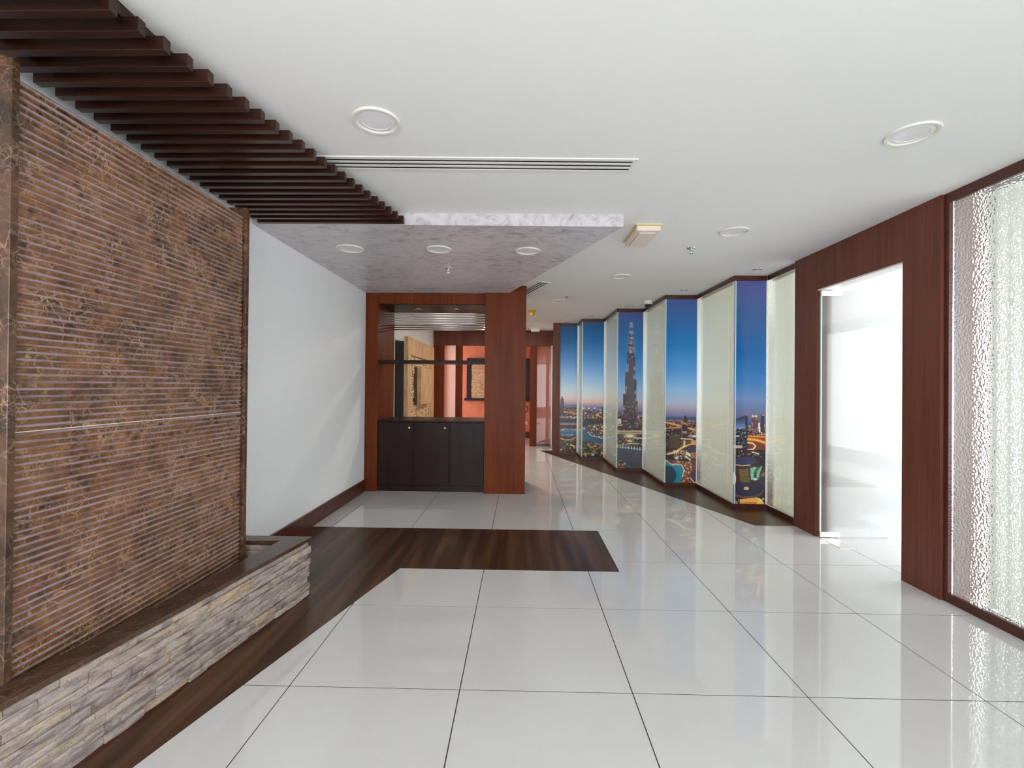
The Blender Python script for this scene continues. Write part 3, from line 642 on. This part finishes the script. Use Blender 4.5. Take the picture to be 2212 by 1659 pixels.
for x0, x1, y, fn, lab in MUR:
    t_ = thing('mural_panel', ((x0 + x1) / 2, y, 0.0), lab, 'mural')
    box('board', x0 + 0.001, x1 - 0.016, y + 0.002, y + 0.03, ZB + 0.001, ZT - 0.001, M['white_edge'], t_)
    fn().build('print', x0 + 0.001, x1 - 0.016, y + 0.0012, ZB + 0.001, ZT - 0.001, t_)
    box('base_trim', x0 - 0.008, x1 - 0.0135, y - 0.012, y + 0.035, 0.0, ZB, M['trim'], t_, 0.001)
    box('top_trim', x0 - 0.008, x1 - 0.0135, y - 0.012, y + 0.035, ZT, ZC, M['trim'], t_, 0.001)
    box('edge_strip', x1 - 0.0155, x1 - 0.002, y - 0.006, y + 0.03, ZB + 0.001, ZT - 0.001, M['white_edge'], t_)
def open_box(bm, x0, x1, y0, y1, z0, z1, open_face):
    """pane: a slab whose hidden back is left open so light crosses one layer"""
    c = [bm.verts.new(p) for p in ((x0, y0, z0), (x1, y0, z0), (x1, y1, z0), (x0, y1, z0), (x0, y0, z1), (x1, y0, z1), (x1, y1, z1), (x0, y1, z1))]
    fs = {'-z': (0, 3, 2, 1), '+z': (4, 5, 6, 7), '-y': (0, 1, 5, 4), '+x': (1, 2, 6, 5), '+y': (2, 3, 7, 6), '-x': (3, 0, 4, 7)}
    for k, f in fs.items():
        if k != open_face: bm.faces.new([c[i] for i in f])
def pane(name, x0, x1, y0, y1, z0, z1, open_face, m, parent):
    bm = bmesh.new(); open_box(bm, x0, x1, y0, y1, z0, z1, open_face); return link(name, bm, m, parent)
PAN = [(1.186, 8.900, 9.545), (1.615, 7.725, 8.900), (2.057, 6.575, 7.725), (2.508, 5.420, 6.575), (2.882, 4.80, 5.420)]
for k, (x, y0, y1) in enumerate(PAN):
    t_ = structure(thing('window_%d' % (k + 2), (x, (y0 + y1) / 2, 0.0)))
    pane('pane', x, x + 0.012, y0 + 0.012, y1 - 0.008, ZB, ZT, '+x', M['pebble_fine'], t_)
    if y0 > 4.9: box('edge_strip', x + 0.0005, x + 0.0135, y0 + 0.0, y0 + 0.0115, ZB, ZT, M['edge'], t_)
    box('bottom_frame', x - 0.012, x + 0.035, y0 - 0.011 if y0 > 4.9 else y0, y1 - 0.0125, 0.0, ZB - 0.0005, M['trim'], t_, 0.001)
    box('top_frame', x - 0.012, x + 0.035, y0 - 0.011 if y0 > 4.9 else y0, y1 - 0.0125, ZT + 0.0005, ZC, M['trim'], t_, 0.001)
structure(box('wall_mural_end', 0.672, 0.812, 9.505, 9.64, 0.0, ZC, M['portal']))
def blinds(name, x, y0, y1, label, tilt=-0.10):
    t_ = thing(name, (x, (y0 + y1) / 2, 0.0), label, 'blind')
    box('head_rail', x - 0.02, x + 0.02, y0, y1, 2.655, 2.70, M['white_plastic'], t_)
    n = max(2, int(round((y1 - y0) / 0.082))); first = None
    for i in range(n):
        y = y0 + (i + 0.5) * (y1 - y0) / n
        if first is None:
            bm = bmesh.new(); bbox(bm, -0.0006, 0.0006, -0.0445, 0.0445, 0.03, 2.65)
            me = bpy.data.meshes.new('slat'); bm.to_mesh(me); bm.free(); me.materials.append(M['blind']); first = me
        o = bpy.data.objects.new('slat', first); COL.objects.link(o); o.parent = t_
        o.location = (0, y - (y0 + y1) / 2, 0); o.rotation_euler = (0, 0, tilt)
BL = ['white vertical blind seen dimly through the narrow pane beside the brown column', 'white vertical blind behind the pane left of the tall-tower mural',
      'white vertical blind behind the pane that mirrors the tall tower', 'white vertical blind behind the wide pane between the two right-hand murals', 'white vertical blind behind the pane next to the glass door portal']
for (x, y0, y1), lab in zip(PAN, BL): blinds('vertical_blind', x + 0.10, y0 + 0.08, y1 - 0.03, lab)

# ------------------------------------------------------------------ right-hand portal with the open glass door
d1 = structure(thing('door_1', (2.95, 3.95, 0.0)))
box('post', XR, 2.97, 4.447, 4.795, 0.0, ZC - 0.001, M['portal'], d1, 0.0015)
box('post', XR, 3.22, 3.142, 3.457, 0.0, ZC - 0.001, M['portal'], d1, 0.0015)
box('lintel', XR + 0.002, 2.97, 3.4590, 4.4450, 2.366, ZC - 0.001, M['portal'], d1, 0.001)
box('header_rail', XR + 0.012, 2.955, 3.4575, 4.4465, 2.352, 2.3655, M['white_plastic'], d1)
leaf = pane('leaf', 2.862, 3.74, 4.414, 4.426, 0.012, 2.346, '+y', M['frosted'], d1)
box('leaf_edge', 2.853, 2.8615, 4.412, 4.428, 0.056, 2.296, M['edge'], leaf)
for z0, z1 in ((0.010, 0.055), (2.297, 2.348)): box('patch_fitting', 2.850, 3.035, 4.404, 4.434, z0, z1, M['steel'], leaf, 0.001)
box('floor_spring_plate', 2.838, 2.958, 4.115, 4.395, 0.0, 0.003, M['steel'], d1)
# large pebbled window on the right
w1 = structure(thing('window_1', (2.87, 1.8, 0.0)))
pane('pane', 2.872, 2.884, 0.40, 3.105, 0.063, ZC - 0.070, '+x', M['pebble'], w1)
box('bottom_frame', 2.848, 2.91, 0.40, 3.141, 0.0, 0.0625, M['trim'], w1, 0.0015)
box('top_frame', 2.848, 2.91, 0.40, 3.141, ZC - 0.0695, ZC - 0.0005, M['trim'], w1, 0.0015)
box('jamb', 2.848, 2.91, 3.106, 3.141, 0.063, ZC - 0.070, M['trim'], w1, 0.001)
blinds('vertical_blind', 3.0, 0.45, 2.96, 'white vertical blind behind the large pebbled window at the right edge', -0.25)

# ------------------------------------------------------------------ far portal, its panes and what lies behind
d2 = structure(thing('door_2', (-0.6, YF + 0.07, 0.0)))
box('beam', -2.068, 0.829, YF, YF + 0.14, 2.366, ZC - 0.001, M['portal'], d2)
for a, b in ((-2.068, -1.817), (-1.543, -1.389), (0.217, 0.381), (0.70, 0.829)): box('post', a, b, YF, YF + 0.14, 0.0, 2.3655, M['mahogany'], d2)
for a, b in ((-1.8165, -1.5435), (0.3815, 0.6995)):
    pane('pane', a, b, YF + 0.06, YF + 0.07, 0.06, 2.3655, '+y', M['far_pane'], d2)
    box('sill', a, b, YF + 0.03, YF + 0.10, 0.0, 0.0595, M['trim'], d2)
gd = structure(thing('door_3', (0.70, 10.6, 0.0)))
pane('leaf', 0.692, 0.702, 10.36, 10.79, 0.02, 2.34, '+x', M['frosted'], gd)
box('stile', 0.684, 0.712, 10.325, 10.359, 0.02, 2.34, M['steel'], gd, 0.002)
box('patch_fitting', 0.680, 0.716, 10.315, 10.40, 0.0, 0.07, M['steel'], gd, 0.002)

fr = thing('framed_stone_panel', (-0.62, 12.52, 1.0), 'black framed panel of stacked pale stone on the orange wall', 'wall panel')
fx0, fx1, fz0, fz1 = -1.475, 0.245, 1.08, 2.17
box('frame_bar', fx0, fx0 + 0.13, 12.50, 12.558, fz0, fz1, M['black'], fr); box('frame_bar', fx1 - 0.13, fx1, 12.50, 12.558, fz0, fz1, M['black'], fr)
box('frame_bar', fx0 + 0.1305, fx1 - 0.1305, 12.50, 12.558, fz1 - 0.12, fz1, M['black'], fr); box('ledge', fx0 - 0.06, fx1 + 0.06, 12.47, 12.558, fz0 - 0.07, fz0 - 0.0005, M['black'], fr)
bm = bmesh.new(); z = fz0 + 0.001
while z < fz1 - 0.13:
    hh = random.uniform(0.026, 0.045); hh = min(hh, fz1 - 0.121 - z); x = fx0 + 0.131
    while x < fx1 - 0.135:
        L = min(random.uniform(0.15, 0.42), fx1 - 0.131 - x); bbox(bm, x, x + L - 0.004, 12.515 - random.uniform(0, 0.022), 12.556, z, z + hh - 0.004); x += L
    z += hh
tag(link('stone_strips', bm, M['tanstone'], fr), kind='stuff')
bm = bmesh.new(); rings = []
for i in range(28):
    a = 2 * math.pi * i / 28; ring = []
    for q in range(6):
        b = 2 * math.pi * q / 6; r = 0.085 + 0.009 * math.cos(b); ring.append(bm.verts.new((0.115 + r * math.cos(a), 12.548 + 0.009 * math.sin(b), 0.79 + r * math.sin(a))))
    rings.append(ring)
for i in range(28):
    for q in range(6): bm.faces.new((rings[i][q], rings[(i + 1) % 28][q], rings[(i + 1) % 28][(q + 1) % 6], rings[i][(q + 1) % 6]))
tag(link('cable_loop', bm, M['black'], smooth=True), 'dark loop of cable hanging on the orange wall', 'cable')
so = thing('wall_socket', (0.15, 12.55, 0.36), 'small white socket on the orange wall above the skirting', 'socket')
box('plate', 0.105, 0.195, 12.545, 12.5595, 0.36, 0.45, M['white_plastic'], so, 0.003); box('switch', 0.135, 0.165, 12.540, 12.5448, 0.385, 0.425, M['white_plastic'], so, 0.001)

# stone relief on the left wall beyond the partition
rl = thing('stone_relief', (-1.95, 8.6, 0.55), 'tan stone relief with a raised central block on the far white wall', 'wall art')
ry0, ry1, rz0, rz1 = 7.50, 9.77, 0.55, 2.22
box('backing', XL + 0.002, -1.925, ry0, ry1 - 0.05, rz0 + 0.06, rz1 - 0.08, M['black'], rl)
XA, XB = -1.9245, -1.856
box('frame_bar', XA, XB, ry0, ry0 + 0.22, rz0, rz1, M['tanframe'], rl, 0.003); box('frame_bar', XA, XB, ry1 - 0.28, ry1, rz0, rz1, M['tanframe'], rl, 0.003)
box('frame_bar', XA, XB, ry0 + 0.2205, ry1 - 0.2805, rz1 - 0.30, rz1, M['tanframe'], rl, 0.003); box('frame_bar', XA, XB, ry0 + 0.2205, ry1 - 0.2805, rz0, rz0 + 0.2, M['tanframe'], rl, 0.003)
bm = bmesh.new(); z = rz0 + 0.201; row = 0
while z < rz1 - 0.31:
    hh = min(0.048, rz1 - 0.301 - z); y = ry0 + 0.221 - (0.06 if row % 2 else 0.0)
    while y < ry1 - 0.285:
        L = random.uniform(0.09, 0.15); a, b = max(y, ry0 + 0.221), min(y + L - 0.006, ry1 - 0.281)
        if b - a > 0.01: bbox(bm, XA, -1.905 + random.uniform(0.0, 0.03), a, b, z, z + hh - 0.005)
        y += L
    z += hh; row += 1
tag(link('mosaic', bm, M['tanstone'], rl), kind='stuff')
box('centre_block', -1.873, -1.80, 8.25, 9.20, 1.06, 1.73, M['tanframe'], rl, 0.003)
box('block_shadow', -1.8735, -1.868, 8.05, 8.24, 1.06, 1.74, M['black'], rl)  # dark sheet standing in for the shadow beside the centre block

# ------------------------------------------------------------------ ceiling fittings
def downlight(x, y, z, r, label, deep=True):
    t_ = thing('downlight', (x, y, z), label, 'ceiling light', 'round recessed downlights')
    lathe('rim', [(r * 0.80, z - 0.002), (r * 0.84, z - 0.009), (r * 0.96, z - 0.010), (r, z - 0.005), (r, z)], x, y, M['rim'], t_, 48)
    lathe('reflector', [(r * 0.80, z - 0.003), (r * 0.62, z - 0.0055), (r * 0.60, z - 0.003)], x, y, M['white_plastic'], t_, 48)
    lathe('lens', [(r * 0.60, z - 0.0035), (r * 0.3, z - 0.0045), (0, z - 0.0047)], x, y, M['lens'], t_, 48)
downlight(-0.733, 2.269, ZC, 0.118, 'round white downlight in the ceiling beside the timber slats')
downlight(2.005, 2.394, ZC, 0.118, 'round white downlight nearest the large pebbled window')
downlight(1.785, 3.886, ZC, 0.118, 'round white downlight near the glass door portal')
downlight(1.180, 5.472, ZC, 0.112, 'round white downlight between the yellowed light box and the dome camera')
downlight(0.567, 7.056, ZC, 0.112, 'round white downlight right of the partition, beside a sprinkler')
def added_downlight(x, y, label, power):  # unseen fixtures added to brighten the area behind the partition
    downlight(x, y, ZC, 0.112, label)
    d = bpy.data.lights.new('added_fill_lamp', 'AREA'); d.shape = 'DISK'; d.size = 0.13; d.energy = power; d.color = (1.0, 0.90, 0.78)
    o = bpy.data.objects.new('added_fill_lamp', d); COL.objects.link(o); o.location = (x, y, ZC - 0.012)
added_downlight(-0.33, 7.7, 'added, unseen lit downlight in the ceiling straight behind the wood pillar', 26)
added_downlight(-0.40, 9.5, 'added, unseen lit downlight in the ceiling before the far wood portal', 20)
ZS = 2.637
downlight(-1.545, 4.09, ZS, 0.120, 'left of three round lights in the lilac plaster canopy')
downlight(-0.745, 4.10, ZS, 0.113, 'middle of three round lights in the lilac plaster canopy')
downlight(0.052, 4.14, ZS, 0.112, 'right of three round lights in the lilac plaster canopy')
def spot_light(x, y, z, label):
    t_ = thing('spotlight', (x, y, z), label, 'spotlight', 'small recessed spotlights')
    lathe('rim', [(0.030, z - 0.002), (0.034, z - 0.007), (0.046, z - 0.005), (0.048, z)], x, y, M['chrome'], t_, 24)
    lathe('lamp', [(0.030, z - 0.002), (0.015, z - 0.003), (0, z - 0.003)], x, y, M['opal'], t_, 24)
for (x, y), lab in zip(((2.612, 5.125), (2.194, 6.236), (1.735, 7.381), (1.302, 8.562), (0.948, 9.42)),
        ('small spotlight above the mural with dark round roofs', 'small spotlight above the mural with turquoise lake', 'small spotlight above the tall-tower mural', 'small spotlight above the mural with three short towers', 'small spotlight above the farthest mural beside the column')): spot_light(x, y, ZC, lab)
spot_light(-1.45, 6.43, 2.489, 'left small spotlight in the niche ceiling'); spot_light(-0.91, 6.43, 2.489, 'right small spotlight in the niche ceiling')
def sprinkler(x, y, z, label):
    t_ = thing('sprinkler', (x, y, z), label, 'sprinkler', 'fire sprinklers')
    lathe('escutcheon', [(0.0, z - 0.010), (0.022, z - 0.010), (0.040, z - 0.004), (0.042, z)], x, y, M['chrome'], t_, 24)
    bm = bmesh.new(); lathe_bm(bm, [(0, z - 0.0105), (0.009, z - 0.0105), (0.009, z - 0.024), (0.003, z - 0.026), (0.003, z - 0.046), (0, z - 0.046)], x, y, 12)
    for s in (-1, 1): bbox(bm, x + s * 0.012 - 0.002, x + s * 0.012 + 0.002, y - 0.002, y + 0.002, z - 0.046, z - 0.020)
    link('frame', bm, M['chrome'], t_)
    lathe('deflector', [(0, z - 0.0465), (0.019, z - 0.0465), (0.018, z - 0.050), (0, z - 0.049)], x, y, M['chrome'], t_, 16)
sprinkler(1.598, 4.353, ZC, 'chrome sprinkler between the light box and the portal downlight')
sprinkler(0.675, 6.726, ZC, 'chrome sprinkler beside the corridor downlight')
sprinkler(-0.77, 4.78, ZS, 'chrome sprinkler in the lilac plaster canopy')
def slot_diffuser(name, ox, oy, ang, L, Wd, label):
    """linear grille: frame with three dark slots, long side along its own x"""
    t_ = thing(name, (ox, oy, ZC), label, 'air grille'); t_.rotation_euler = (0, 0, ang)
    def part(nm, boxes, m):
        bm = bmesh.new()
        for b in boxes: bbox(bm, *b)
        bmesh.ops.recalc_face_normals(bm, faces=bm.faces)
        me = bpy.data.meshes.new(nm); bm.to_mesh(me); bm.free(); me.materials.append(m); o = bpy.data.objects.new(nm, me); COL.objects.link(o); o.parent = t_
    e = 0.026; n = 3; sw = 0.024; gap = (Wd - 2 * e - n * sw) / (n - 1)
    part('backing', [(e, L - e, e, Wd - e, -0.002, 0.0)], M['slot'])
    part('frame', [(0, L, 0, e, -0.006, 0), (0, L, Wd - e, Wd, -0.006, 0), (0, e, e, Wd - e, -0.006, 0), (L - e, L, e, Wd - e, -0.006, 0)], M['white_plastic'])
    for k in range(n - 1):
        y0 = e + sw + k * (gap + sw); part('bar', [(e + 0.0005, L - e - 0.0005, y0, y0 + gap, -0.006, -0.0021)], M['white_plastic'])
slot_diffuser('slot_diffuser', -1.25, 2.612, 0.020, 1.92, 0.165, 'long white slot air grille running out from the timber slats')
slot_diffuser('slot_diffuser', 0.372, 5.80, math.radians(110.5), 1.9, 0.165, 'short slot air grille beside the top of the wood pillar')
el = thing('emergency_light', (1.02, 3.95, ZC), 'yellowed plastic emergency light box on the ceiling by the canopy corner', 'light box')
box('base', 0.915, 1.135, 3.70, 4.17, ZC - 0.009, ZC, M['yellowed'], el, 0.002)
bm = bmesh.new(); bbox(bm, 0.928, 1.122, 3.715, 4.158, ZC - 0.052, ZC - 0.0095, 0.006); bbox(bm, 0.958, 1.092, 3.76, 4.115, ZC - 0.060, ZC - 0.0525, 0.003)
link('diffuser', bm, M['opal'], el)
e2 = thing('emergency_light', (0.31, 10.05, ZC), 'small cream emergency light box at the far end of the corridor ceiling', 'light box')
box('base', 0.20, 0.42, 9.98, 10.12, ZC - 0.05, ZC, M['opal'], e2, 0.004); box('diffuser', 0.215, 0.405, 9.985, 10.115, ZC - 0.118, ZC - 0.0505, M['lens'], e2, 0.01)
sm = thing('smoke_detector', (0.192, 7.975, ZC), 'yellow capped smoke detector on the ceiling right of the partition', 'smoke detector')
lathe('base', [(0.0, ZC - 0.03), (0.045, ZC - 0.03), (0.068, ZC - 0.018), (0.070, ZC)], 0.192, 7.975, M['yellow'], sm, 28)
lathe('cap', [(0.0, ZC - 0.088), (0.026, ZC - 0.086), (0.038, ZC - 0.076), (0.040, ZC - 0.031), (0.0, ZC - 0.031)], 0.192, 7.975, M['yellow'], sm, 28)
dc_ = thing('dome_camera', (1.93, 7.02, ZC), 'white dome camera with a dark bubble beside the mural wall', 'camera')
lathe('housing', [(0.050, ZC - 0.055), (0.066, ZC - 0.040), (0.072, ZC - 0.010), (0.072, ZC)], 1.93, 7.02, M['white_plastic'], dc_, 28)
lathe('bubble', [(0.050, ZC - 0.0552)] + [(0.052 * math.cos(a), ZC - 0.056 - 0.045 * math.sin(a)) for a in (0.1, 0.35, 0.6, 0.85, 1.1, 1.35)] + [(0, ZC - 0.101)], 1.93, 7.02, M['darkdome'], dc_, 28)
